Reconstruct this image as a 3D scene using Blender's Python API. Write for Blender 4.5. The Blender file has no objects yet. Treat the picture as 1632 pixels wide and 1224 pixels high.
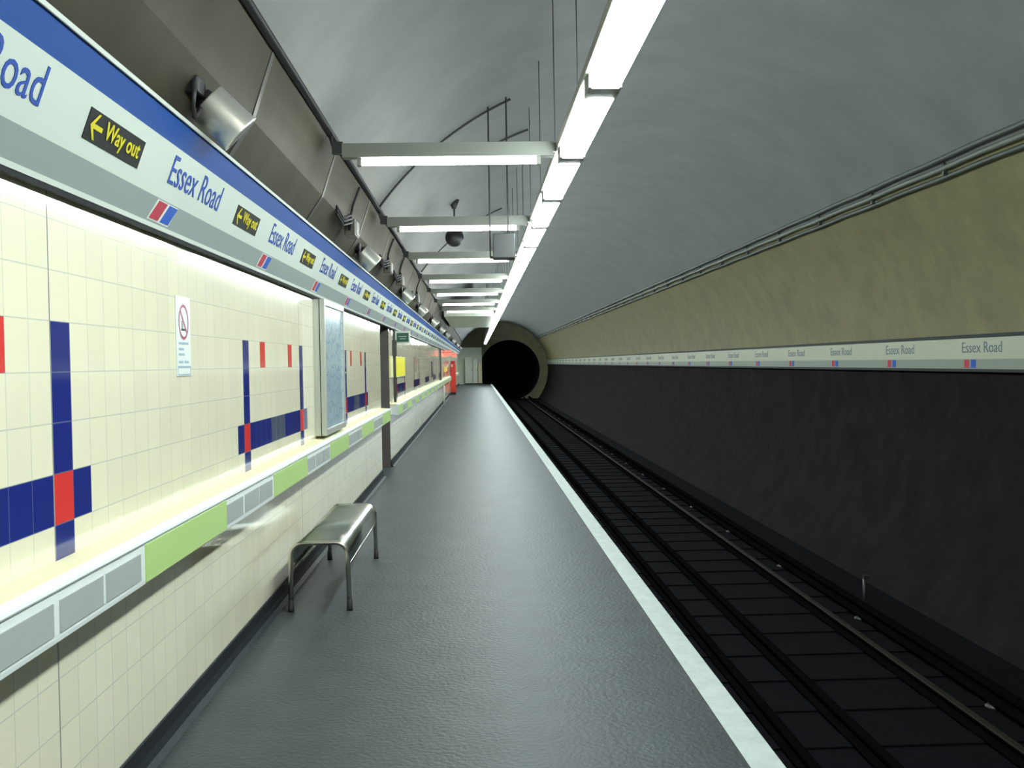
import bpy, bmesh, math, random
from mathutils import Vector, Matrix
random.seed(7)
S = bpy.context.scene
C = S.collection
PI = math.pi
# ------------------------------------------------------------------ camera
F_PX, CAM_H = 1650.0, 1.56
VPX, VPY, ROLL = 759.0, 579.0, 0.018
cam = bpy.data.cameras.new('camera'); cam.sensor_width = 36.0
cam.lens = F_PX / 1632.0 * 36.0; cam.clip_start = .05; cam.clip_end = 400
co = bpy.data.objects.new('camera', cam); C.objects.link(co)
fy = Vector((VPX - 816, 612 - VPY, -F_PX)).normalized()
up = Vector((-math.sin(ROLL), math.cos(ROLL), 0)); up = (up - fy * up.dot(fy)).normalized()
rx = fy.cross(up)
co.matrix_world = Matrix.Translation((0, 0, CAM_H)) @ Matrix((rx, fy, up)).to_4x4()
S.camera = co
# ------------------------------------------------------------------ world, view
w = bpy.data.worlds.new('world'); S.world = w; w.use_nodes = True
w.node_tree.nodes['Background'].inputs[0].default_value = (0.02, 0.022, 0.03, 1)
w.node_tree.nodes['Background'].inputs[1].default_value = 0.2
S.view_settings.view_transform = 'Standard'; S.view_settings.look = 'None'
S.view_settings.exposure = 1.9; S.view_settings.gamma = 1; S.view_settings.use_curve_mapping = False
STRIP_E, TUBE_E = 13.0, 9.5        # what the lamps give off
STRIP_C, TUBE_C = (0.86, 0.99, 1.0), (1.0, 1.0, 0.88)
# ------------------------------------------------------------------ sizes
WX = -1.33                      # tiled wall
EDGE = 1.149                    # platform edge
TC, TZ, TR = 1.85, 1.05, 3.55   # tunnel circle
END = 78.0                      # headwall
BACK = -9.0
LZ = 2.95                       # lamp height
TW, TH, Y0, Z0 = 0.157, 0.161, 5.955, 0.911   # tile grid
PIT = -1.15
# ------------------------------------------------------------------ materials
def M(name, col, rough=.5, metal=0, noise=0, nscale=5, bump=0, bscale=20, emit=None, estr=0, spec=.5, stretch=None):
    m = bpy.data.materials.new(name); m.use_nodes = True
    nt = m.node_tree; b = nt.nodes['Principled BSDF']
    b.inputs['Base Color'].default_value = (*col, 1); b.inputs['Roughness'].default_value = rough
    b.inputs['Metallic'].default_value = metal; b.inputs['Specular IOR Level'].default_value = spec
    if emit:
        b.inputs['Emission Color'].default_value = (*emit, 1); b.inputs['Emission Strength'].default_value = estr
    if noise or bump:
        tc = nt.nodes.new('ShaderNodeTexCoord'); vec = tc.outputs['Object']
        if stretch:
            mp = nt.nodes.new('ShaderNodeMapping'); mp.inputs['Scale'].default_value = stretch
            nt.links.new(vec, mp.inputs[0]); vec = mp.outputs[0]
    if noise:
        n = nt.nodes.new('ShaderNodeTexNoise'); n.inputs['Scale'].default_value = nscale; n.inputs['Detail'].default_value = 6
        n.inputs['Roughness'].default_value = .6
        nt.links.new(vec, n.inputs['Vector'])
        r = nt.nodes.new('ShaderNodeValToRGB')
        r.color_ramp.elements[0].position = .32; r.color_ramp.elements[1].position = .68
        r.color_ramp.elements[0].color = (*[c * (1 - noise) for c in col], 1)
        r.color_ramp.elements[1].color = (*[min(1, c * (1 + noise)) for c in col], 1)
        nt.links.new(n.outputs['Fac'], r.inputs[0]); nt.links.new(r.outputs[0], b.inputs['Base Color'])
    if bump:
        n2 = nt.nodes.new('ShaderNodeTexNoise'); n2.inputs['Scale'].default_value = bscale; n2.inputs['Detail'].default_value = 4
        nt.links.new(tc.outputs['Object'], n2.inputs['Vector'])
        bp = nt.nodes.new('ShaderNodeBump'); bp.inputs['Strength'].default_value = bump; bp.inputs['Distance'].default_value = .02
        nt.links.new(n2.outputs['Fac'], bp.inputs['Height']); nt.links.new(bp.outputs[0], b.inputs['Normal'])
    return m

def tile_mat(name, col, rough=.08, grout=(.64, .63, .52)):
    m = M(name, col, rough, spec=.5); nt = m.node_tree; b = nt.nodes['Principled BSDF']
    def N(t, **k):
        n = nt.nodes.new(t)
        for a, v in k.items(): setattr(n, a, v)
        return n
    def mth(op, a, bb=None, cc=None):
        n = N('ShaderNodeMath', operation=op)
        for i, v in enumerate((a, bb, cc)):
            if v is None: continue
            if isinstance(v, (int, float)): n.inputs[i].default_value = v
            else: nt.links.new(v, n.inputs[i])
        return n.outputs[0]
    tc = N('ShaderNodeTexCoord'); sp = N('ShaderNodeSeparateXYZ'); nt.links.new(tc.outputs['Object'], sp.inputs[0])
    ty = mth('DIVIDE', mth('SUBTRACT', sp.outputs[1], Y0 - 100 * TW), TW)
    tz = mth('DIVIDE', mth('SUBTRACT', sp.outputs[2], Z0 - 10 * TH), TH)
    dy = mth('PINGPONG', ty, .5); dz = mth('PINGPONG', tz, .5)
    g = mth('MAXIMUM', mth('LESS_THAN', dy, .013), mth('LESS_THAN', dz, .013))
    # a wider joint now and then
    jy = mth('PINGPONG', mth('ADD', ty, 4.0), 14.5)
    g2 = mth('LESS_THAN', jy, .03)
    cv = N('ShaderNodeCombineXYZ'); nt.links.new(mth('FLOOR', ty), cv.inputs[1]); nt.links.new(mth('FLOOR', tz), cv.inputs[2])
    wn = N('ShaderNodeTexWhiteNoise'); nt.links.new(cv.outputs[0], wn.inputs['Vector'])
    mr = N('ShaderNodeMapRange'); mr.inputs[3].default_value = .97; mr.inputs[4].default_value = 1.02
    nt.links.new(wn.outputs['Value'], mr.inputs[0])
    vm = N('ShaderNodeVectorMath', operation='SCALE'); vm.inputs[0].default_value = col; nt.links.new(mr.outputs[0], vm.inputs['Scale'])
    mx = N('ShaderNodeMix', data_type='RGBA'); nt.links.new(g, mx.inputs['Factor']); nt.links.new(vm.outputs[0], mx.inputs['A']); mx.inputs['B'].default_value = (*grout, 1)
    mx2 = N('ShaderNodeMix', data_type='RGBA'); nt.links.new(g2, mx2.inputs['Factor']); nt.links.new(mx.outputs['Result'], mx2.inputs['A']); mx2.inputs['B'].default_value = (.30, .30, .26, 1)
    nt.links.new(mx2.outputs['Result'], b.inputs['Base Color'])
    # each tile sits at its own slight tilt: bump = random slope per tile + waviness
    n2 = N('ShaderNodeTexNoise'); n2.inputs['Scale'].default_value = 7; n2.inputs['Detail'].default_value = 1
    nt.links.new(tc.outputs['Object'], n2.inputs['Vector'])
    fr = mth('MULTIPLY', mth('SUBTRACT', mth('FRACT', ty), .5), mth('SUBTRACT', wn.outputs['Value'], .5))
    h = mth('ADD', mth('MULTIPLY', fr, .10), mth('MULTIPLY', n2.outputs['Fac'], .22))
    h = mth('SUBTRACT', h, mth('MULTIPLY', g, .05))
    bp = N('ShaderNodeBump'); bp.inputs['Strength'].default_value = .25; bp.inputs['Distance'].default_value = .010
    nt.links.new(h, bp.inputs['Height']); nt.links.new(bp.outputs[0], b.inputs['Normal'])
    return m

T_CREAM = tile_mat('cream_tile', (.86, .81, .60))
T_BLUE = tile_mat('blue_tile', (.018, .03, .20), grout=(.10, .12, .26))
T_RED = tile_mat('red_tile', (.74, .05, .045), grout=(.4, .1, .1))
T_GREY = tile_mat('grey_tile', (.10, .12, .18), grout=(.2, .2, .25))
MAT = dict(
    floor=M('asphalt', (.047, .056, .057), .48, noise=.14, nscale=3.5, bump=.26, bscale=40, spec=.17),
    skirt=M('black_skirting', (.014, .018, .022), .6, noise=.2, nscale=8, spec=.2),
    line=M('edge_paint', (.44, .49, .46), .5, noise=.10, nscale=9, bump=.1, bscale=30),
    ceil=M('ceiling_paint', (.158, .163, .160), .6, noise=.10, nscale=1.6, bump=.2, bscale=3),
    cream=M('yellow_cast_lining', (.185, .165, .078), .55, noise=.16, nscale=2.2, bump=.3, bscale=5),  # yellow cast of the dim light is put into this lining colour
    soot=M('sooty_lining', (.0145, .0108, .0108), .9, noise=.3, nscale=2.5, bump=.2, bscale=6, spec=.06),
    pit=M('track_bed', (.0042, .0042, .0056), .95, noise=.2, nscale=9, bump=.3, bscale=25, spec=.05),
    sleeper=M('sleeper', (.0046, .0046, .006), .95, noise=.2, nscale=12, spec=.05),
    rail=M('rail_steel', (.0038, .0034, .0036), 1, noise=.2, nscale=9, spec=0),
    railhead=M('worn_rail_head', (.012, .009, .006), .7, 0, spec=.2),
    dark=M('dark_void', (.02, .022, .03), .9, noise=.3, nscale=3, spec=.1),
    white=M('white_board', (.54, .60, .53), .6, spec=.2), trim=M('white_trim', (.60, .64, .58), .55, spec=.25),
    grey=M('grey_board', (.25, .29, .275), .6, spec=.2), blue=M('blue_board', (.007, .062, .27), .6, spec=.12),
    bluetext=M('blue_lettering', (.02, .07, .34), .6, spec=.15), redmark=M('red_mark', (.42, .035, .06), .6, spec=.15), bluemark=M('blue_mark', (.02, .09, .42), .6, spec=.15),
    rtext=M('slate_lettering', (.06, .10, .14), .5), rwhite=M('cream_board', (.33, .35, .25), .45), rgrey=M('grey_green_board', (.16, .19, .15), .45),
    plate=M('black_plate', (.010, .013, .011), .6, spec=.12), yellow=M('yellow_lettering', (.62, .54, .015), .6, spec=.15),
    ledge=M('shelf_top', (.80, .75, .48), .5, spec=.2), face=M('shelf_face', (.86, .90, .86), .35), green=M('green_panel', (.50, .70, .24), .4), inset=M('grey_inset', (.42, .44, .42), .5, noise=.04, nscale=200),
    steel=M('brushed_steel', (.38, .40, .36), .30, 1, noise=.06, nscale=8, stretch=(1, 1, 1)),
    tube=M('satin_steel_tube', (.60, .58, .50), .25, 1), rubber=M('black_rubber', (.012, .012, .014), .6),
    duct=M('dull_duct', (.058, .053, .034), .62, 0, noise=.22, nscale=1.4, bump=.25, bscale=2.5, spec=.14),
    dductm=M('duct_joint', (.04, .04, .034), .5, .2), gal=M('galvanised', (.12, .12, .10), .4, .5, noise=.15, nscale=4),
    conduit=M('dark_conduit', (.05, .052, .05), .55), alum=M('aluminium', (.66, .66, .60), .38, .8), black=M('black_paint', (.015, .015, .017), .5),
    housing=M('lamp_housing', (.24, .245, .21), .5), framegrey=M('cabinet_frame', (.50, .52, .47), .35, .3),
    passage=M('passage_wall', (.13, .115, .10), .45, noise=.12, nscale=3),
    signw=M('sign_frame', (.66, .70, .62), .4), signg=M('sign_face', (.02, .09, .06), .4), pale=M('pale_marks', (.35, .50, .42), .5),
    yposter=M('yellow_notice', (.82, .72, .02), .45), pyposter=M('pale_yellow_notice', (.74, .71, .34), .45), oposter=M('amber_notice', (.80, .52, .04), .5),
    helpred=M('red_enamel', (.72, .045, .02), .35), cab=M('pale_cabinet', (.76, .80, .68), .5, noise=.08, nscale=4), cab2=M('cream_cabinet', (.76, .70, .45), .5, noise=.06, nscale=4),
    paper=M('white_notice', (.78, .82, .76), .4), ink=M('blue_grey_ink', (.30, .42, .50), .6), crimson=M('crimson_ring', (.38, .03, .12), .4),
    insul=M('porcelain', (.03, .028, .026), .35), grnd=M('headwall_paint', (.19, .175, .10), .6, noise=.2, nscale=2),
    cable=M('cable_sheath', (.055, .065, .055), .5), cable2=M('worn_cable_sheath', (.12, .135, .11), .5),
    tube_on=M('lit_tube', (.9, .9, .9), .5, emit=TUBE_C, estr=TUBE_E), strip_on=M('lit_diffuser', (.9, .9, .9), .5, emit=STRIP_C, estr=STRIP_E),
    red_on=M('lit_red_sign', (.8, .1, .08), .5, emit=(1, .30, .20), estr=.2),
)
def map_mat():
    m = M('line_map', (.5, .6, .7), .12); nt = m.node_tree; b = nt.nodes['Principled BSDF']
    tc = nt.nodes.new('ShaderNodeTexCoord')
    v = nt.nodes.new('ShaderNodeTexVoronoi'); v.feature = 'DISTANCE_TO_EDGE'; v.inputs['Scale'].default_value = 9
    nt.links.new(tc.outputs['Object'], v.inputs['Vector'])
    r = nt.nodes.new('ShaderNodeValToRGB'); e = r.color_ramp.elements
    e[0].position = .015; e[0].color = (.22, .36, .50, 1); e[1].position = .05; e[1].color = (.47, .60, .64, 1)
    nt.links.new(v.outputs['Distance'], r.inputs[0]); nt.links.new(r.outputs[0], b.inputs['Base Color'])
    return m
MAT['map'] = map_mat()
# ------------------------------------------------------------------ helpers
class MB:
    def __init__(s): s.bm = bmesh.new(); s.smooth = False
    def box(s, a, b, mi=0, bev=0):
        x0, y0, z0 = a; x1, y1, z1 = b
        v = [s.bm.verts.new(p) for p in ((x0,y0,z0),(x1,y0,z0),(x1,y1,z0),(x0,y1,z0),(x0,y0,z1),(x1,y0,z1),(x1,y1,z1),(x0,y1,z1))]
        fs = [s.bm.faces.new([v[i] for i in q]) for q in ((3,2,1,0),(4,5,6,7),(0,1,5,4),(1,2,6,5),(2,3,7,6),(3,0,4,7))]
        for f in fs: f.material_index = mi
        if bev:
            es = list({e for f in fs for e in f.edges})
            bmesh.ops.bevel(s.bm, geom=es, offset=bev, segments=2, affect='EDGES', profile=.5)
        return s
    def quad(s, *p, mi=0):
        f = s.bm.faces.new([s.bm.verts.new(q) for q in p]); f.material_index = mi; return s
    def prism(s, prof, y0, y1, mi=0, caps=True):      # profile of (x, z), run along y
        a = [s.bm.verts.new((x, y0, z)) for x, z in prof]; b = [s.bm.verts.new((x, y1, z)) for x, z in prof]
        n = len(prof)
        for i in range(n):
            s.bm.faces.new((a[i], a[(i+1) % n], b[(i+1) % n], b[i])).material_index = mi
        if caps: s.bm.faces.new(a[::-1]).material_index = mi; s.bm.faces.new(b).material_index = mi
        return s
    def tube(s, pts, r, n=12, mi=0, caps=True):
        pts = [Vector(p) for p in pts]; rings = []
        rr = r if isinstance(r, (list, tuple)) else [r] * len(pts)
        t0 = (pts[1] - pts[0]).normalized(); nrm = t0.orthogonal().normalized()
        for i, p in enumerate(pts):
            if i == 0: t = t0
            elif i == len(pts) - 1: t = (pts[-1] - pts[-2]).normalized()
            else: t = ((pts[i+1] - p).normalized() + (p - pts[i-1]).normalized()).normalized()
            nrm = (nrm - t * nrm.dot(t)).normalized(); bn = t.cross(nrm)
            rings.append([s.bm.verts.new(p + (nrm * math.cos(2*PI*k/n) + bn * math.sin(2*PI*k/n)) * rr[i]) for k in range(n)])
        for a, b in zip(rings, rings[1:]):
            for k in range(n):
                f = s.bm.faces.new((a[k], a[(k+1) % n], b[(k+1) % n], b[k])); f.smooth = True; f.material_index = mi
        if caps: s.bm.faces.new(rings[0][::-1]).material_index = mi; s.bm.faces.new(rings[-1]).material_index = mi
        return s
    def build(s, name, mats, parent=None):
        if not isinstance(mats, (list, tuple)): mats = [mats]
        bmesh.ops.recalc_face_normals(s.bm, faces=s.bm.faces)
        me = bpy.data.meshes.new(name); s.bm.to_mesh(me); s.bm.free()
        for m in mats: me.materials.append(MAT[m] if isinstance(m, str) else m)
        o = bpy.data.objects.new(name, me); C.objects.link(o)
        if parent: o.parent = parent
        return o
def tag(o, label, cat, group=None):
    o['label'] = label; o['category'] = cat
    if group: o['group'] = group
    return o
def empty(name, loc, label, cat, group=None):
    o = bpy.data.objects.new(name, None); C.objects.link(o); o.location = loc; o.empty_display_size = .1
    return tag(o, label, cat, group)
def struct(o): o['kind'] = 'structure'; return o
def kids(o): return list(o.children)
def dup(src, loc, label=None, group=None):
    def cp(o, par):
        c = o.copy(); C.objects.link(c)
        if par: c.parent = par
        for k in kids(o): cp(k, c)
        return c
    r = cp(src, None); r.location = loc
    if label: r['label'] = label
    if group: r['group'] = group
    return r
ORD = ['first','second','third','fourth','fifth','sixth','seventh','eighth','ninth','tenth','eleventh','twelfth','thirteenth','fourteenth','fifteenth','sixteenth','seventeenth','eighteenth','nineteenth','twentieth']
_tx = {}
def text_mesh(txt, width, height, bold=0):
    """flat lettering as a mesh in its XY plane, lower left cap corner at 0,0, fitted to width x cap height"""
    key = (txt, width, height)
    if key in _tx: return _tx[key]
    cu = bpy.data.curves.new('lettering', 'FONT'); cu.body = txt; cu.size = 1; cu.offset = bold; cu.extrude = .004; cu.resolution_u = 3
    o = bpy.data.objects.new('tmp', cu); C.objects.link(o)
    me = bpy.data.meshes.new_from_object(o.evaluated_get(bpy.context.evaluated_depsgraph_get()))
    bpy.data.objects.remove(o)
    cap = max(v.co.y for v in me.vertices); lo = 0.0
    x0 = min(v.co.x for v in me.vertices); x1 = max(v.co.x for v in me.vertices)
    for v in me.vertices:
        v.co.x = (v.co.x - x0) / (x1 - x0) * width; v.co.y = (v.co.y - lo) / (cap - lo) * height; v.co.z *= .25
    me.name = 'lettering'; _tx[key] = me
    return me
def put_text(me, name, mat, mtx, parent):
    if not me.materials: me.materials.append(MAT[mat])
    o = bpy.data.objects.new(name, me); C.objects.link(o); o.parent = parent; o.matrix_local = mtx
    return o
# ================================================================== SETTING
# platform floor
m = MB(); m.box((WX - .02, BACK, -.25), (EDGE, END - .3, 0)); struct(m.build('floor', 'floor'))
m = MB()
m.quad((EDGE - .132, BACK, .003), (EDGE, BACK, .003), (EDGE, END - .3, .003), (EDGE - .132, END - .3, .003))
m.quad((EDGE + .001, BACK, .003), (EDGE + .001, BACK, -.07), (EDGE + .001, END - .3, -.07), (EDGE + .001, END - .3, .003))
struct(m.build('trim_1', 'line'))['label'] = 'worn white painted line along the platform edge'
m = MB(); m.box((EDGE - .25, BACK, PIT), (EDGE - .12, END - .3, -.25)); struct(m.build('wall_platform', 'dark'))
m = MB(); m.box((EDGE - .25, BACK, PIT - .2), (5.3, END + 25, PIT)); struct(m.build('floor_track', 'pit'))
# tiled wall
J0 = int((BACK - Y0) / TW) - 1; J1 = int((END - Y0) / TW) + 1
OPEN = (54, 63)
oy0, oy1 = Y0 + OPEN[0] * TW, Y0 + OPEN[1] * TW
starts = [-58, -29, 0, 29] + [72 + 31 * k for k in range(8)]
def tile_kind(j, k):
    for s in starts:
        d = j - s
        if -1 <= d <= 13:
            if d in (0, 12):
                if k == 1: return 2
                if 0 <= k <= 4: return 1
            if d in (3, 9) and k == 4: return 2
            if k == 1: return 3 if d in (5, 6, 7) else 1
    return 0
m = MB()
zs = [0.0] + [Z0 + TH * k for k in range(-5, 9)]
vs = {}
def gv(j, i):
    if (j, i) not in vs: vs[(j, i)] = m.bm.verts.new((WX, Y0 + j * TW, zs[i]))
    return vs[(j, i)]
for j in range(J0, J1):
    if OPEN[0] <= j < OPEN[1]: continue
    for i in range(len(zs) - 1):
        k = i - 6
        f = m.bm.faces.new((gv(j, i), gv(j + 1, i), gv(j + 1, i + 1), gv(j, i + 1)))
        f.material_index = tile_kind(j, k)
m.bm.normal_update()
struct(m.build('wall_left', [T_CREAM, T_BLUE, T_RED, T_GREY]))
# cross passage opening in the tiled wall: walls, ceiling and a far end
m = MB(); ph = zs[-1]
m.box((-3.6, oy1, 0), (WX - .001, oy1 + .02, ph)); m.box((-3.6, oy0 - .02, 0), (WX - .001, oy0, ph)); m.box((-3.62, oy0, 0), (-3.6, oy1, ph))
struct(m.build('wall_passage', 'passage'))
m = MB(); m.box((-3.6, oy0, ph), (WX, oy1, ph + .02)); struct(m.build('ceiling_passage', 'passage'))
m = MB(); m.box((-3.6, oy0, -.02), (WX - .02, oy1, 0)); struct(m.build('floor_passage', 'floor'))
# skirting, coved
prof = [(WX + .001, .105), (WX + .012, .105), (WX + .016, .05), (WX + .028, .018), (WX + .055, .002), (WX + .001, .002)]
for n, (a, b) in enumerate(((BACK, oy0), (oy1, END - .8))):
    m = MB(); m.prism(prof, a, b); struct(m.build('baseboard_left', 'skirt'))
# tunnel lining
def lining(a0, a1, name, mat, n, r=TR, c=(TC, TZ), y0=BACK, y1=END, seg=26):
    m = MB(); vs = []
    for q in range(seg + 1):
        y = y0 + (y1 - y0) * q / seg
        vs.append([m.bm.verts.new((c[0] + r * math.cos(a0 + (a1 - a0) * i / n), y, c[1] + r * math.sin(a0 + (a1 - a0) * i / n))) for i in range(n + 1)])
    for q in range(seg):
        for i in range(n):
            f = m.bm.faces.new((vs[q][i], vs[q][i+1], vs[q+1][i+1], vs[q+1][i])); f.smooth = True
    return struct(m.build(name, mat))
A_pit = math.asin((PIT - .1 - TZ) / TR); A_fr = math.asin((1.58 - TZ) / TR); A_cab = math.asin((3.37 - TZ) / TR); A_left = PI - math.asin((2.0 - TZ) / TR)
lining(A_pit, A_fr, 'wall_right', 'soot', 14)
lining(A_fr, A_cab, 'ceiling_haunch', 'cream', 14)
lining(A_cab, A_left, 'ceiling', 'ceil', 40)
# headwall with the running tunnel mouth, and the dark tunnel beyond
MX, MZ, MR = 2.50, 0.99, 2.28
def headwall(y, name, mat, hole=True):
    m = MB(); n = 72
    ring = [(MX + MR * math.cos(2*PI*i/n), MZ + MR * math.sin(2*PI*i/n)) for i in range(n)]
    out = []
    for i in range(n):
        dx, dz = math.cos(2*PI*i/n), math.sin(2*PI*i/n)
        # ray from the mouth's middle to the lining circle
        ox, oz = MX - TC, MZ - TZ; bq = ox*dx + oz*dz; cq = ox*ox + oz*oz - (TR + .05)**2
        t = -bq + math.sqrt(bq*bq - cq); out.append((MX + dx * t, MZ + dz * t))
    if hole:
        A = [m.bm.verts.new((x, y, z)) for x, z in ring]; B = [m.bm.verts.new((x, y, z)) for x, z in out]
        for i in range(n): m.bm.faces.new((A[i], A[(i+1) % n], B[(i+1) % n], B[i]))
    else:
        m.bm.faces.new([m.bm.verts.new((x, y, z)) for x, z in out])
    return struct(m.build(name, mat))
headwall(END, 'wall_end', 'grnd'); headwall(BACK, 'wall_back_bounce', 'ceil', False)  # second one: unseen closing wall added behind the camera to bounce light
lining(0, 2*PI, 'wall_tunnel', 'dark', 48, MR + .01, (MX, MZ), END - .01, END + 25, 4)
m = MB(); m.box((-2, END + 24.9, -3), (7, END + 25, 5)); struct(m.build('wall_tunnel_far', 'dark'))
# platform end wall, closing the platform beside the mouth
m = MB(); m.box((-1.75, END - .3, -.2), (.42, END - .02, 2.75)); struct(m.build('wall_platform_end', 'cab'))

# ================================================================== THINGS
# ---- service duct between frieze and ceiling
t = empty('service_duct', (0, 0, 0), 'long dull metal service duct running above the blue-topped sign frieze', 'duct')
dp = [(-1.235, 2.60), (-1.10, 2.80), (-.985, 3.15), (-1.03, 3.22), (-1.40, 2.9)]
y = BACK + .1; n = 0
while y < END - 3:
    y2 = min(y + 2.36, END - 3)
    m = MB(); m.prism(dp, y + .01, y2 - .01); m.build('duct_section', 'duct', t)
    m = MB()
    cx, cz = -1.13, 2.9
    m.prism([(cx + (a - cx) * 1.07, cz + (b - cz) * 1.07) for a, b in dp], y2 - .03, y2 + .03); m.build('duct_joint', 'dductm', t)
    y = y2; n += 1

# ---- left sign frieze, leaning inward
LEAN = .36; LN = math.sqrt(1 + LEAN * LEAN)
UP = Vector((LEAN, 0, 1)) / LN; NR = Vector((1, 0, -LEAN)) / LN
F0 = Vector((-1.30, 0, CAM_H + .576))
def fp(s, y, off=0): return F0 + UP * s + NR * off + Vector((0, y, 0))       # s = distance up the board
def board(m, s0, s1, y0, y1, off=0, th=.01, sl0=0.0):
    """slab on the leaning board; its upper edge may be shifted along y by sl0"""
    P = []
    for off_ in (off - th, off):
        for s, yy in ((s0, y0), (s0, y1), (s1, y1 + sl0), (s1, y0 + sl0)): P.append(m.bm.verts.new(fp(s, yy, off_)))
    for q in ((0,1,2,3),(7,6,5,4),(0,4,5,1),(1,5,6,2),(2,6,7,3),(3,7,4,0)): m.bm.faces.new([P[i] for i in q])
    return m
fr = empty('sign_frieze', (0, 0, 0), 'long blue, white and grey station name frieze above the tiled platform wall', 'sign')
SG, SW, SB, ST = .117, .334, .435, .449
FE = END - 2.5
for nm, a, b, mt, off in (('bottom_trim', -.004, .014, 'trim', .006), ('grey_band', .014, SG, 'grey', 0), ('white_band', SG, SW, 'white', 0), ('blue_band', SW, SB, 'blue', 0), ('top_trim', SB, ST, 'trim', .01)):
    m = MB(); board(m, a, b, BACK + .05, FE, off, .02); m.build(nm, mt, fr)
m = MB()
m.prism([(-1.318, CAM_H + .556), (-1.300, CAM_H + .556), (-1.296, CAM_H + .568), (-1.318, CAM_H + .568)], BACK + .05, FE); m.build('painted_shadow_line', 'skirt', fr)  # dark strip stands in for the shadow line beneath the frieze
RB = Matrix((( 0, UP.x, NR.x), (1, UP.y, NR.y), (0, UP.z, NR.z))).to_4x4()   # text x->+y, text y->up board
PER = 2.035
name_me = text_mesh('Essex Road', .80, .117)
for q in range(-2, 35):
    yb = 4.245 + PER * q
    if yb + 1 > FE: break
    put_text(name_me, 'name_lettering', 'bluetext', Matrix.Translation(fp(.188, yb, .0015)) @ RB, fr)
    m = MB(); board(m, .022, .112, yb - .075 - .018, yb - .075 + .256, .0012, .002, .06); m.build('mark_border', 'trim', fr)
    m = MB(); board(m, .028, .108, yb - .075, yb + .035, .0025, .002, .06); m.build('red_mark', 'redmark', fr)
    m = MB(); board(m, .028, .108, yb + .065, yb + .175, .0025, .002, .06); m.build('blue_mark', 'bluemark', fr)
# way out plates, each its own sign
wl = text_mesh('Way out', .345, .058, .012)
src = None; vis = 0
for q in range(-1, 34):
    yb = 3.348 + PER * q
    if yb < 3: continue
    if yb + 1 > FE: break
    if vis < 16: lab = 'black Way out plate with yellow arrow on the left frieze, %s from the camera' % ORD[vis]
    else: lab = 'tiny far Way out plate on the left frieze, beyond the sixteenth'
    vis += 1
    p = fp(.175, yb, .003)
    if src is None:
        src = empty('way_out_sign', p, lab, 'sign', 'Way out plates along the left frieze')
        m = MB(); board(m, 0, .102, 0, .535, 0, .004)
        for v in m.bm.verts: v.co -= F0
        m.build('plate', 'plate', src)
        put_text(wl, 'lettering', 'yellow', Matrix.Translation(UP * .032 + Vector((0, .155, 0)) + NR * .0012) @ RB, src)
        m = MB()
        def ap(u, v): return UP * v + Vector((0, u, 0)) + NR * .0015
        for poly in (((.025,.051),(.072,.094),(.088,.094),(.056,.060),(.056,.042),(.088,.008),(.072,.008)), ((.05,.059),(.13,.059),(.13,.043),(.05,.043))):
            m.bm.faces.new([m.bm.verts.new(ap(*c)) for c in poly])
        m.build('arrow', 'yellow', src)
    else:
        dup(src, p, lab)

# ---- shelf rails with grey insets and green panels
def shelf(y0, y1, label):
    t = empty('wall_shelf', (WX, y0, 0), label, 'shelf', 'shelves along the tiled wall')
    o = Vector((WX, y0, 0)); X0, X1 = .002, .128
    def rel(a, b): return (a[0], a[1] - y0, a[2]), (b[0], b[1] - y0, b[2])
    m = MB(); m.prism([(X0, .915), (.088, .9285), (.088, .9545), (X0, .962)], 0, y1 - y0); m.build('shelf_top', 'ledge', t)
    m = MB(); m.prism([(.0885, .9285), (X1 + .006, .935), (X1 + .009, .941), (X1 + .006, .951), (X1 - .004, .954), (.0885, .956)], 0, y1 - y0); m.build('front_lip', 'face', t)
    m = MB(); m.prism([(X0, .80), (X1 - .02, .787), (X1 - .002, .787), (X1, .80), (X1, .934), (X0, .914)], 0, y1 - y0); m.build('shelf_face', 'face', t)
    k = math.floor((y0 - 3.75) / 2.365) - 1
    while True:
        g0 = 3.75 + 2.365 * k
        if g0 > y1: break
        a, b = max(g0, y0 + .01), min(g0 + 1.205, y1 - .01)
        if b - a > .1:
            m = MB(); m.box((X1, a - y0, .793), (X1 + .004, b - y0, .927)); m.build('green_panel', 'green', t)
        for d in (1.213, 1.60, 1.97):
            a, b = g0 + d, g0 + d + .34
            if a > y0 + .01 and b < y1 - .01:
                m = MB(); m.box((X1, a - y0, .812), (X1 + .004, b - y0, .905)); m.build('grey_inset', 'inset', t)
        k += 1
    return t
shelf(BACK + .1, oy0 - .02, 'near white wall shelf with green panels and grey insets, ending at the passage opening')
shelf(oy1 + .04, 49.5, 'second white wall shelf, starting just past the dark passage opening')
shelf(53.5, 72.0, 'far wall shelf beyond the red help point')

# ---- map cabinet
t = empty('map_cabinet', (WX, 8.54, .985), 'projecting grey framed glass map case on the tiled wall', 'display case')
D, W, H = .095, 1.26, 1.125
m = MB(); m.box((.001, 0, 0), (D - .02, W, H)); m.build('case_body', 'framegrey', t)
m = MB()
for a, b in (((D - .02, 0, 0), (D, .05, H)), ((D - .02, W - .05, 0), (D, W, H)), ((D - .02, .05, 0), (D, W - .05, .05)), ((D - .02, .05, H - .05), (D, W - .05, H))): m.box(a, b, bev=.004)
m.build('case_frame', 'framegrey', t)
m = MB(); m.box((D - .0205, .05, .05), (D - .014, W - .05, H - .05)); m.build('map_poster', 'map', t)
m = MB(); m.box((D * .5, -.003, 0), (D * .5 + .008, 0, H)); m.build('door_seam', 'conduit', t)
m = MB(); m.tube([(D, W - .02, H * .45), (D + .012, W - .02, H * .45)], .012); m.build('lock', 'tube', t)
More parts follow.
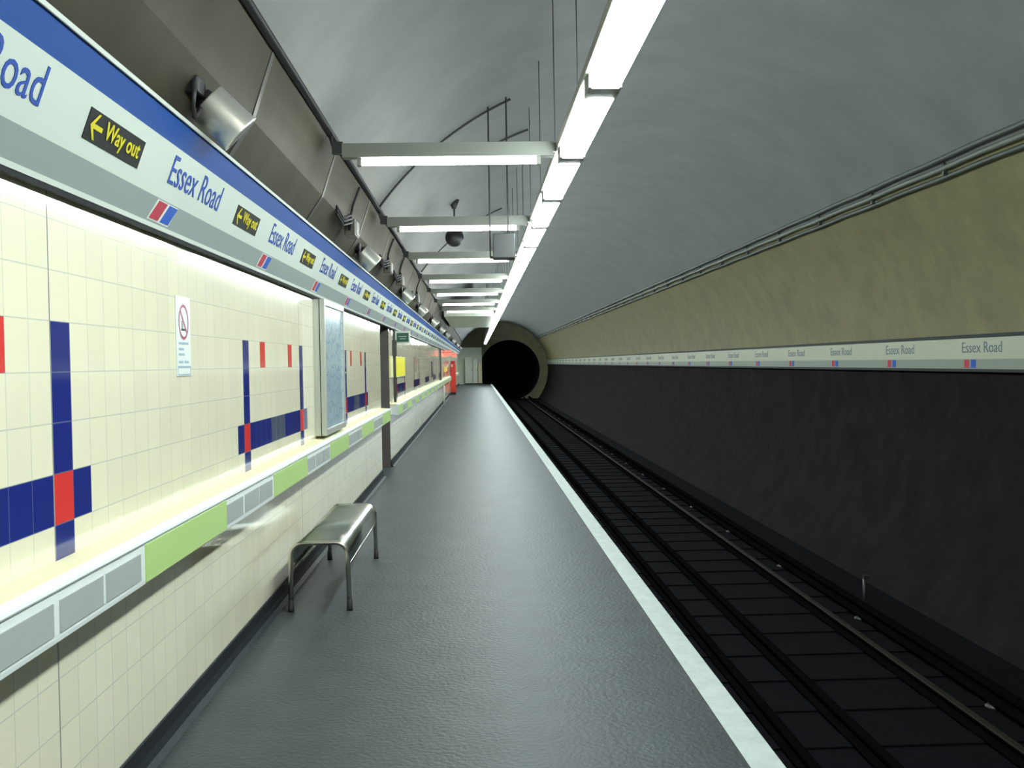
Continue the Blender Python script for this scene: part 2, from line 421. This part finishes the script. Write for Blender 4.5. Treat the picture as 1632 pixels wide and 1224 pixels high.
# ---- no smoking notice
t = empty('no_smoking_notice', (WX, 4.64, 1.525), 'narrow white no smoking notice with crimson circle on the cream tiles', 'sign')
m = MB(); m.box((.001, 0, 0), (.005, .225, .36)); m.build('notice_board', 'paper', t)
m = MB(); R1, R2, n = .080, .067, 40; cy, cz = .112, .245
A = [m.bm.verts.new((.0065, cy + R1*math.cos(2*PI*i/n), cz + R1*math.sin(2*PI*i/n))) for i in range(n)]
B = [m.bm.verts.new((.0065, cy + R2*math.cos(2*PI*i/n), cz + R2*math.sin(2*PI*i/n))) for i in range(n)]
for i in range(n): m.bm.faces.new((A[i], A[(i+1)%n], B[(i+1)%n], B[i]))
c = math.cos(PI/4) * R2; d = .005
m.quad((.0063, cy - c - d, cz + c - d), (.0063, cy - c + d, cz + c + d), (.0063, cy + c + d, cz - c + d), (.0063, cy + c - d, cz - c - d))
m.build('prohibition_ring', 'crimson', t)
m = MB(); m.box((.005, .075, .205), (.006, .15, .214)); m.box((.005, .085, .214), (.006, .093, .25)); m.build('cigarette', 'rubber', t)
m = MB()
for a, b, z in ((.03, .185, .142), (.03, .11, .116), (.03, .12, .092), (.03, .095, .058), (.115, .185, .058)): m.box((.005, a, z), (.0056, b, z + .011))
m.build('small_print', 'ink', t)
m = MB()
for a, b in (((.005, .01, .005), (.0058, .215, .010)), ((.005, .01, .036), (.0058, .215, .046)), ((.005, .01, .01), (.0058, .016, .036)), ((.005, .209, .01), (.0058, .215, .036))): m.box(a, b)
m.build('footer_box', 'ink', t)

# ---- bench
t = empty('metal_bench', (-1.02, 7.48, 0), 'low brushed steel bench with hooped tube legs standing against the tiled wall', 'bench')
hw, hl, hh, rr = .180, .875, .435, .078
def hoop(y, inset=0, top=hh, zlow=0.0, r=rr):
    P = [(-hw - .006, y, zlow)]
    for i in range(9):
        a = PI - i * PI / 16; P.append((-hw + r + r * math.cos(a), y, top - r + r * math.sin(a)))
    for i in range(9):
        a = PI/2 - i * PI / 16; P.append((hw - r + r * math.cos(a), y, top - r + r * math.sin(a)))
    P.append((hw + .006, y, zlow)); return P
for y in (-hl, hl):
    m = MB(); m.tube(hoop(y), .0155, 14); o = m.build('leg_hoop', 'tube', t)
    for sx in (-1, 1):
        m = MB(); m.tube([(sx * (hw + .006), y, 0), (sx * (hw + .006), y, .012), (sx * (hw + .0058), y, .075)], [.021, .0195, .018], 14); m.build('rubber_foot', 'rubber', o)
# seat sheet: rolled over the hoops, hanging down a little on both sides
P = hoop(0, top=hh + .004)[1:-1]; P = [(P[0][0], 0, hh - rr - .075)] + P + [(P[-1][0], 0, hh - rr - .075)]
m = MB(); prev = None
pts = [(x, z) for x, _, z in P]
rows = []
for q in range(2):
    rows.append([m.bm.verts.new((x, (-hl + .012) if q == 0 else (hl - .012), z)) for x, z in pts])
for i in range(len(pts) - 1):
    f = m.bm.faces.new((rows[0][i], rows[0][i+1], rows[1][i+1], rows[1][i])); f.smooth = True
o = m.build('seat', 'steel', t); sm = o.modifiers.new('thickness', 'SOLIDIFY'); sm.thickness = .004; sm.offset = -1
for sx in (-1, 1):
    m = MB(); m.tube([(sx * (hw - .004), -hl, hh - rr - .08), (sx * (hw - .004), hl, hh - rr - .08)], .009, 10); m.build('side_rail', 'tube', t)

# ---- drum loudspeakers along the frieze top, aimed down at the platform
SRC = None
ys = [4.50, 10.4, 16.2, 20.6, 26.5, 32.6, 38.5, 49, 60, 71]
AX = Vector((.62, .22, -.60)).normalized()
def ax(t): return tuple(AX * t)
for i, y in enumerate(ys):
    lab = ('large silver drum loudspeaker on top of the frieze, nearest the camera' if i == 0 else 'silver drum loudspeaker above the frieze, %s from the camera' % ORD[i])
    p = (-1.065, y, 2.632)
    if SRC is None:
        SRC = empty('drum_loudspeaker', p, lab, 'loudspeaker', 'drum loudspeakers above the left frieze')
        m = MB(); m.tube([ax(-.095), ax(-.093), ax(-.088), ax(.09), ax(.10)], [.082, .090, .092, .093, .096], 36); m.build('drum', 'alum', SRC)
        m = MB(); m.tube([ax(.0995), ax(.1015)], .079, 30); m.build('grille', 'black', SRC)
        m = MB(); m.tube([ax(-.125), ax(-.12), ax(-.094)], [.03, .045, .05], 20); m.build('back_cap', 'black', SRC)
        m = MB(); m.tube([(-.09, -.02, .05), (-.09, -.10, .10), (-.07, -.20, .10), (-.05, -.27, .04), (-.06, -.26, -.02), (-.07, -.18, -.04), (-.07, -.08, .03)], .010, 8); m.build('lead', 'black', SRC)
        m = MB(); m.box((-.12, -.20, .06), (-.05, -.07, .13), bev=.01); m.tube([(-.10, -.07, .09), (-.05, .02, .10), (-.02, .09, .07)], .012, 8); m.build('bracket', 'black', SRC)
    else: dup(SRC, p, lab)
m = MB(); m.tube([(-.972, BACK + .05, 3.155), (-.972, END - 3, 3.155)], .026, 10); tag(m.build('dark_corner_strip', 'black'), 'long thin dark strip where the service duct meets the ceiling', 'pipe')  # thin dark cylinder along the join of duct and ceiling

# ---- lamps over the platform edge
SX0, SX1 = .596, .755
src = None; vis = 0
hang = None
for k in range(-7, 39):
    y = 5.45 + 1.77 * k
    if y < 3.4: lab = 'bright white strip light over the platform edge, above or behind the camera'
    else:
        if vis < 20: lab = 'bright white strip light over the platform edge, %s from the camera' % ORD[vis]
        else: lab = 'small distant strip light in the row over the platform edge, past the twentieth'
        vis += 1
    p = (0, y, LZ)
    if src is None:
        src = empty('strip_light', p, lab, 'light', 'strip lights over the platform edge')
        m = MB(); m.prism([(SX0, 0), (SX0 + .012, -.018), (SX1 - .012, -.018), (SX1, 0), (SX1 - .01, .085), (SX0 + .10, .10), (SX0 + .10, .06), (SX0, .06)], 0, 1.54); m.build('diffuser', 'strip_on', src)
        m = MB(); m.box((SX0 - .022, -.115, .061), (SX0 + .098, 1.655, .115), bev=.006); m.build('housing', 'housing', src)
        for a, b in ((-.112, -.002), (1.542, 1.652)):
            m = MB(); m.box((SX0 - .004, a, -.012), (SX1 + .004, b, .061)); m.build('end_cap', 'housing', src)
        for xx in (SX0 + .04,):
            m = MB(); m.tube([(xx, .77, .09), (xx, .77, TZ - LZ + math.sqrt(TR**2 - (xx - TC)**2) + .01)], .004, 6); m.build('hanger_rod', 'conduit', src)
    else: dup(src, p, lab)
# ---- crosswise tubes
src = None
cy_ = [7.17, 10.74, 14.1, 17.6, 20.95, 24.5, 27.9]
for i, y in enumerate([-6.8, -3.3, .17, 3.67] + cy_):
    lab = 'crosswise fluorescent batten overhead, above or behind the camera' if i < 4 else 'crosswise fluorescent batten hung under the platform ceiling, %s from the camera' % ORD[i - 4]
    p = (-.16, y, LZ)
    if src is None:
        src = empty('fluorescent_batten', p, lab, 'light', 'crosswise battens over the platform')
        m = MB(); m.prism([(-.73, .03), (.715, .03), (.715, .125), (-.73, .125)], -.045, .045); m.build('housing', 'housing', src)
        m = MB(); m.tube([(-.60, 0, 0), (.60, 0, 0)], .020, 12); m.build('tube', 'tube_on', src)
        for sx in (-1, 1):
            m = MB(); m.box((sx * .615 - .015, -.025, -.025), (sx * .615 + .015, .025, .03)); m.build('tube_holder', 'housing', src)
        m = MB(); m.box((-.80, -.03, .06), (-.725, .03, .14)); m.tube([(-.79, 0, .10), (-.805, 0, .15), (-.81, 0, .185)], .012, 8); m.build('end_bracket', 'conduit', src)
        m = MB(); m.box((.715, -.02, .062), (.736, .02, .12)); m.build('joining_plate', 'housing', src)
    else: dup(src, p, lab)
# lowered soffit
t = empty('soffit_panel', (0, 0, 0), 'broad pale lowered soffit panel past the last crosswise batten', 'panel')
m = MB(); m.box((-.93, 31, LZ + .02), (.555, 41, LZ + .30)); m.build('panel', 'cab', t)
for yy in (31.5, 36, 40.5):
    for xx in (-.6, .4):
        m = MB(); m.tube([(xx, yy, LZ + .29), (xx, yy, TZ + math.sqrt(TR**2 - (xx - TC)**2) + .01)], .01, 6); m.build('hanger_rod', 'conduit', t)

# ---- conduits on the ceiling and hanging box
def arc(x0, x1, y, off=.02, n=14):
    return [(x, y, TZ + math.sqrt((TR - off)**2 - (x - TC)**2)) for x in [x0 + (x1 - x0) * i / n for i in range(n + 1)]]
t = empty('monitor_box', (.30, 10.62, 2.62), 'grey box hung on two rods beside the strip lights', 'monitor')
m = MB(); m.box((-.11, -.12, 0), (.115, .12, .25), bev=.01); m.build('case', 'conduit', t)
for xx in (-.135, .05):
    zc = TZ - 2.62 + math.sqrt(TR**2 - (xx + .30 - TC)**2) + .005
    m = MB(); m.tube([(xx, 0, .02), (xx, 0, zc)], .008, 6); m.build('hanger_rod', 'conduit', t)
m = MB(); m.box((-.14, -.015, .01), (-.10, .015, .03)); m.build('bracket', 'conduit', t)
for y, a, b, lab in ((10.7, -1.0, .40, 'curved conduit on the ceiling leading to the hung grey box'), (7.6, .35, .75, 'short curved conduit above the nearest crosswise batten'), (12.6, .2, .68, 'short curved conduit above the second crosswise batten'), (18.5, -.95, .5, 'thin curved conduit across the ceiling past the third crosswise batten')):
    m = MB(); m.tube(arc(a, b, y), .012, 8); tag(m.build('ceiling_conduit', 'conduit'), lab, 'conduit')
# globe speaker
zc = TZ + math.sqrt(TR**2 - (-.28 - TC)**2)
t = empty('globe_loudspeaker', (-.28, 15.0, zc), 'dark round globe hanging from the ceiling behind the second crosswise batten', 'loudspeaker')
m = MB(); bmesh.ops.create_uvsphere(m.bm, u_segments=24, v_segments=16, radius=.135)
gz = CAM_H + 200 / F_PX * 15.0 - zc
for v in m.bm.verts: v.co.z += gz
for f in m.bm.faces: f.smooth = True
m.build('globe', 'black', t)
m = MB(); m.tube([(0, 0, gz + .12), (0, 0, .02)], .012, 8); m.build('stem', 'conduit', t)
m = MB(); m.tube([(0, 0, -.10), (0, 0, .03)], [.03, .08], 12); m.build('ceiling_rose', 'conduit', t)

# ---- clutter beside the duct: junction boxes and cable loops
for y, lab in ((8.9, 'dark junction box with looped cables beside the duct, nearest'), (12.6, 'dark junction box with looped cables beside the duct, further along'), (14.6, 'dark junction box with looped cables beside the duct, third along'), (18.6, 'dark junction box with looped cables beside the duct, furthest')):
    t = empty('junction_box', (-1.06, y, 2.72), lab, 'junction box', 'junction boxes beside the duct')
    m = MB(); m.box((-.045, 0, -.05), (.05, .26, .09), bev=.008); m.build('box', 'gal', t)
    m = MB(); m.box((.051, .02, -.04), (.056, .24, .08)); m.build('lid', 'conduit', t)
    for q in range(3):
        dz = .03 * q; m = MB()
        m.tube([(0, -.005, .0 + dz * .6), (.03, -.12, .06 + dz), (.05, -.28, .02 + dz), (.0, -.42, -.02 + dz), (-.03, -.6, .05 + dz)], .011, 8); m.build('cable', 'black', t)
    m = MB(); m.tube([(-.01, .13, .09), (.02, .13, .22), (.08, .13, .38)], .012, 8); m.build('riser', 'conduit', t)

# ---- hanging exit sign, pipe, notices
t = empty('exit_sign', (-1.293, 16.75, 1.90), 'small white framed green sign projecting from the wall past the passage opening', 'sign')
m = MB(); m.box((-.0, -.03, 0), (.235, .03, .20), bev=.006); m.build('case', 'signw', t)
m = MB(); m.box((.022, -.036, .025), (.213, -.03, .168)); m.build('sign_face', 'signg', t)
m = MB(); m.box((.05, -.038, .105), (.18, -.036, .118)); m.box((.07, -.038, .068), (.165, -.036, .080)); m.build('pale_lettering', 'pale', t)
m = MB(); m.box((-.036, -.012, .08), (.0, .012, .12)); m.build('bracket', 'conduit', t)
m = MB(); m.tube([(WX + .03, 16.55, .955), (WX + .03, 16.55, 2.13)], .022, 10); m.box((WX + .001, 16.48, 1.70), (WX + .07, 16.62, 1.95)); tag(m.build('wall_pipe', 'conduit'), 'dark vertical pipe with a small box beside the green sign', 'pipe')
def notice(y0, y1, z0, z1, mat, lab):
    t = empty('wall_notice', (WX, y0, z0), lab, 'notice')
    m = MB(); m.box((.001, 0, 0), (.018, y1 - y0, z1 - z0), bev=.003); m.build('notice_panel', mat, t)
    m = MB()
    for zz in (0, z1 - z0 - .012): m.box((.018, 0, zz), (.021, y1 - y0, zz + .012))
    m.build('notice_border', 'trim', t)
notice(15.95, 16.45, 1.36, 1.70, 'pyposter', 'pale yellow notice on the tiles just past the passage opening')
notice(17.1, 19.15, 1.35, 1.70, 'yposter', 'bright yellow notice on the tiles above a blue tile band')
notice(43.0, 47.0, 1.22, 1.44, 'oposter', 'far amber notice on the wall before the red help point')
notice(30.6, 31.2, 1.15, 1.65, 'rubber', 'narrow black panel on the tiled wall far along the platform')
t = empty('wall_pipe', (WX + .03, 37.9, 0), 'far vertical wall pipe, white below and dark above the shelf', 'pipe')
m = MB(); m.tube([(.11, 0, .01), (.11, 0, .78)], .03, 12); m.build('lower_pipe', 'trim', t)
m = MB(); m.tube([(.0, 0, .965), (.0, 0, 2.12)], .028, 12); m.build('upper_pipe', 'conduit', t)
# red lit signs and help point
for y, x, wd, lab in ((42.0, -1.31, .33, 'glowing red sign on the wall, left of the red help point'), (51.2, -1.20, .24, 'glowing red sign directly above the red help point')):
    t = empty('lit_red_sign', (x, y, 1.88), lab, 'sign')
    m = MB(); m.box((0, 0, 0), (wd, .08, .22), bev=.01); m.build('lit_face', 'red_on', t)
    m = MB(); m.box((0, -.004, .13), (wd, -.001, .15)); m.box((-.02 if x < -1.3 else -.08, .03, .1), (0, .05, .2)); m.build('mount', 'redmark', t)
t = empty('help_point', (-1.18, 52.0, 0), 'tall red help point pillar standing on the platform', 'help point')
m = MB(); m.box((-.13, -.12, .12), (.15, .12, 1.55), bev=.03); m.build('pillar', 'helpred', t)
m = MB(); m.box((-.12, -.11, 0), (.14, .11, .12)); m.build('plinth', 'black', t)
m = MB(); m.box((-.10, -.10, 1.55), (.12, .10, 1.70), bev=.03); m.build('cap', 'redmark', t)
m = MB(); m.box((-.08, -.128, 1.40), (.0, -.12, 1.52)); m.build('call_panel', 'trim', t)
# end cabinets
for x0, x1, h, mt, lab in ((-.85, -.28, 2.0, 'cab', 'grey-white equipment cabinet at the platform end, beside the tiled wall'), (-.26, .10, 1.9, 'cab', 'middle equipment cabinet at the platform end'), (.13, .40, 1.55, 'cab2', 'cream cabinet at the platform end, next to the tunnel mouth')):
    t = empty('equipment_cabinet', ((x0 + x1) / 2, END - .65, 0), lab, 'cabinet', 'cabinets at the platform end')
    hwid = (x1 - x0) / 2
    m = MB(); m.box((-hwid, -.15, .08), (hwid, .33, h), bev=.01); m.build('cabinet_body', mt, t)
    m = MB(); m.box((-hwid + .02, -.17, .12), (hwid - .02, -.15, h - .04)); d = m.build('cabinet_door', mt, t)
    m = MB(); m.box((hwid - .06, -.19, 1.0), (hwid - .04, -.17, 1.15)); m.build('door_handle', 'conduit', d)
    m = MB(); m.box((-hwid + .01, -.13, 0), (hwid - .01, .30, .08)); m.build('plinth', 'black', t)

# ---- right sign frieze
RX = 5.312
fr = empty('name_frieze', (0, 0, 0), 'station name frieze on the far side of the track, cream over grey', 'sign')
RZ0, RZ1 = 1.408, 1.742
for nm, a, b, mt, x in (('grey_band', RZ0, RZ0 + .105, 'rgrey', RX), ('cream_band', RZ0 + .105, RZ1, 'rwhite', RX), ('top_rail', RZ1, RZ1 + .034, 'skirt', RX - .02), ('bottom_rail', RZ0 - .03, RZ0, 'skirt', RX - .012)):
    m = MB(); m.box((x, BACK + .1, a), (RX + .03, END - .2, b)); m.build(nm, mt, fr)
RR = Matrix(((0, 0, -1), (-1, 0, 0), (0, 1, 0))).to_4x4()
nm2 = text_mesh('Essex Road', .861, .112)
for q in range(-1, 32):
    yf = 11.15 + 2.1 * q
    put_text(nm2, 'name_lettering', 'rtext', Matrix.Translation((RX - .0015, yf, RZ0 + .175)) @ RR, fr)
    m = MB(); m.box((RX - .002, yf - .16, RZ0 + .012), (RX + .001, yf - .05, RZ0 + .10)); m.build('red_mark', 'redmark', fr)
    m = MB(); m.box((RX - .002, yf - .31, RZ0 + .012), (RX + .001, yf - .20, RZ0 + .10)); m.build('blue_mark', 'bluemark', fr)
# ---- cable run on the haunch
t = empty('cable_run', (0, 0, 0), 'bundle of dark cables running along the upper right of the tunnel', 'cable')
for i, (z, mt, r) in enumerate(((3.285, 'cable', .026), (3.355, 'cable2', .028), (3.425, 'cable', .028))):
    x = TC + math.sqrt((TR - .04)**2 - (z - TZ)**2)
    pts = []
    yy = BACK + .05; qn = 0
    while yy < END - .1:
        pts.append((x, yy, z - (.008 if qn % 2 else 0))); yy += .9; qn += 1
    m = MB(); m.tube(pts, r, 8); m.build('cable', mt, t)
yy = BACK + .8
xs = TC + math.sqrt((TR - .03)**2 - (3.36 - TZ)**2)
src = None
while yy < END - .5:
    if src is None:
        m = MB(); m.box((-.012, -.02, -.08), (.03, .02, .085)); src = m.build('cable_bracket', 'conduit', t); src.location = (xs, yy, 3.36)
    else:
        c = src.copy(); C.objects.link(c); c.location = (xs, yy, 3.36)
    yy += 1.8
# ---- track
def rail(x, z, name, lab, h=.088, mt='rail', top='railhead', hw=.034):
    t = empty(name, (x, 0, z), lab, 'rail')
    m = MB(); m.prism([(-.065, -h), (.065, -h), (.065, -h + .012), (.01, -h + .03), (.01, -.035), (hw, -.025), (hw, -.006), (-hw, -.006), (-hw, -.025), (-.01, -.035), (-.01, -h + .03), (-.065, -h + .012)], BACK + .1, END + 24); m.build('rail_body', mt, t)
    m = MB(); m.prism([(-hw, -.0055), (hw, -.0055), (hw - .014, 0), (-hw + .014, 0)], BACK + .1, END + 24); m.build('rail_head', top, t)
    return t
RH = -1.04
rail(2.115, RH, 'running_rail', 'running rail nearest the platform', top='rail')
rail(3.55, RH, 'running_rail', 'running rail on the far side, with a faint bright head')
rail(2.62, RH + .01, 'centre_rail', 'dull unused centre rail between the running rails', h=.098, top='rail')
rail(3.92, RH + .07, 'conductor_rail', 'dark raised conductor rail beside the far wall', h=.115, top='rail', hw=.045)
src = None
yy = BACK + 3
i = 0
while yy < 60:
    lab = 'small dark insulator under the dark conductor rail by the far wall'
    if src is None:
        src = empty('rail_insulator', (3.92, yy, PIT), lab, 'insulator', 'insulators under the conductor rail')
        m = MB(); m.tube([(0, 0, 0), (0, 0, .02), (0, 0, .03), (0, 0, .045), (0, 0, .064)], [.07, .068, .045, .05, .04], 16); m.build('porcelain', 'insul', src)
    else: dup(src, (3.92, yy, PIT))
    yy += 2.75
# a pale marker beside the conductor rail
t = empty('track_marker', (4.10, 10.2, PIT), 'tiny pale post beside the conductor rail', 'marker')
t.location = (3.92 + .14, 1650 * (3.92 + .14) / 622., PIT)
m = MB(); m.tube([(0, 0, 0), (0, 0, .36)], .018, 10); m.build('post', 'insul', t)
m = MB(); m.box((-.01, -.03, .36), (.05, .03, .40)); m.build('post_head', 'insul', t)
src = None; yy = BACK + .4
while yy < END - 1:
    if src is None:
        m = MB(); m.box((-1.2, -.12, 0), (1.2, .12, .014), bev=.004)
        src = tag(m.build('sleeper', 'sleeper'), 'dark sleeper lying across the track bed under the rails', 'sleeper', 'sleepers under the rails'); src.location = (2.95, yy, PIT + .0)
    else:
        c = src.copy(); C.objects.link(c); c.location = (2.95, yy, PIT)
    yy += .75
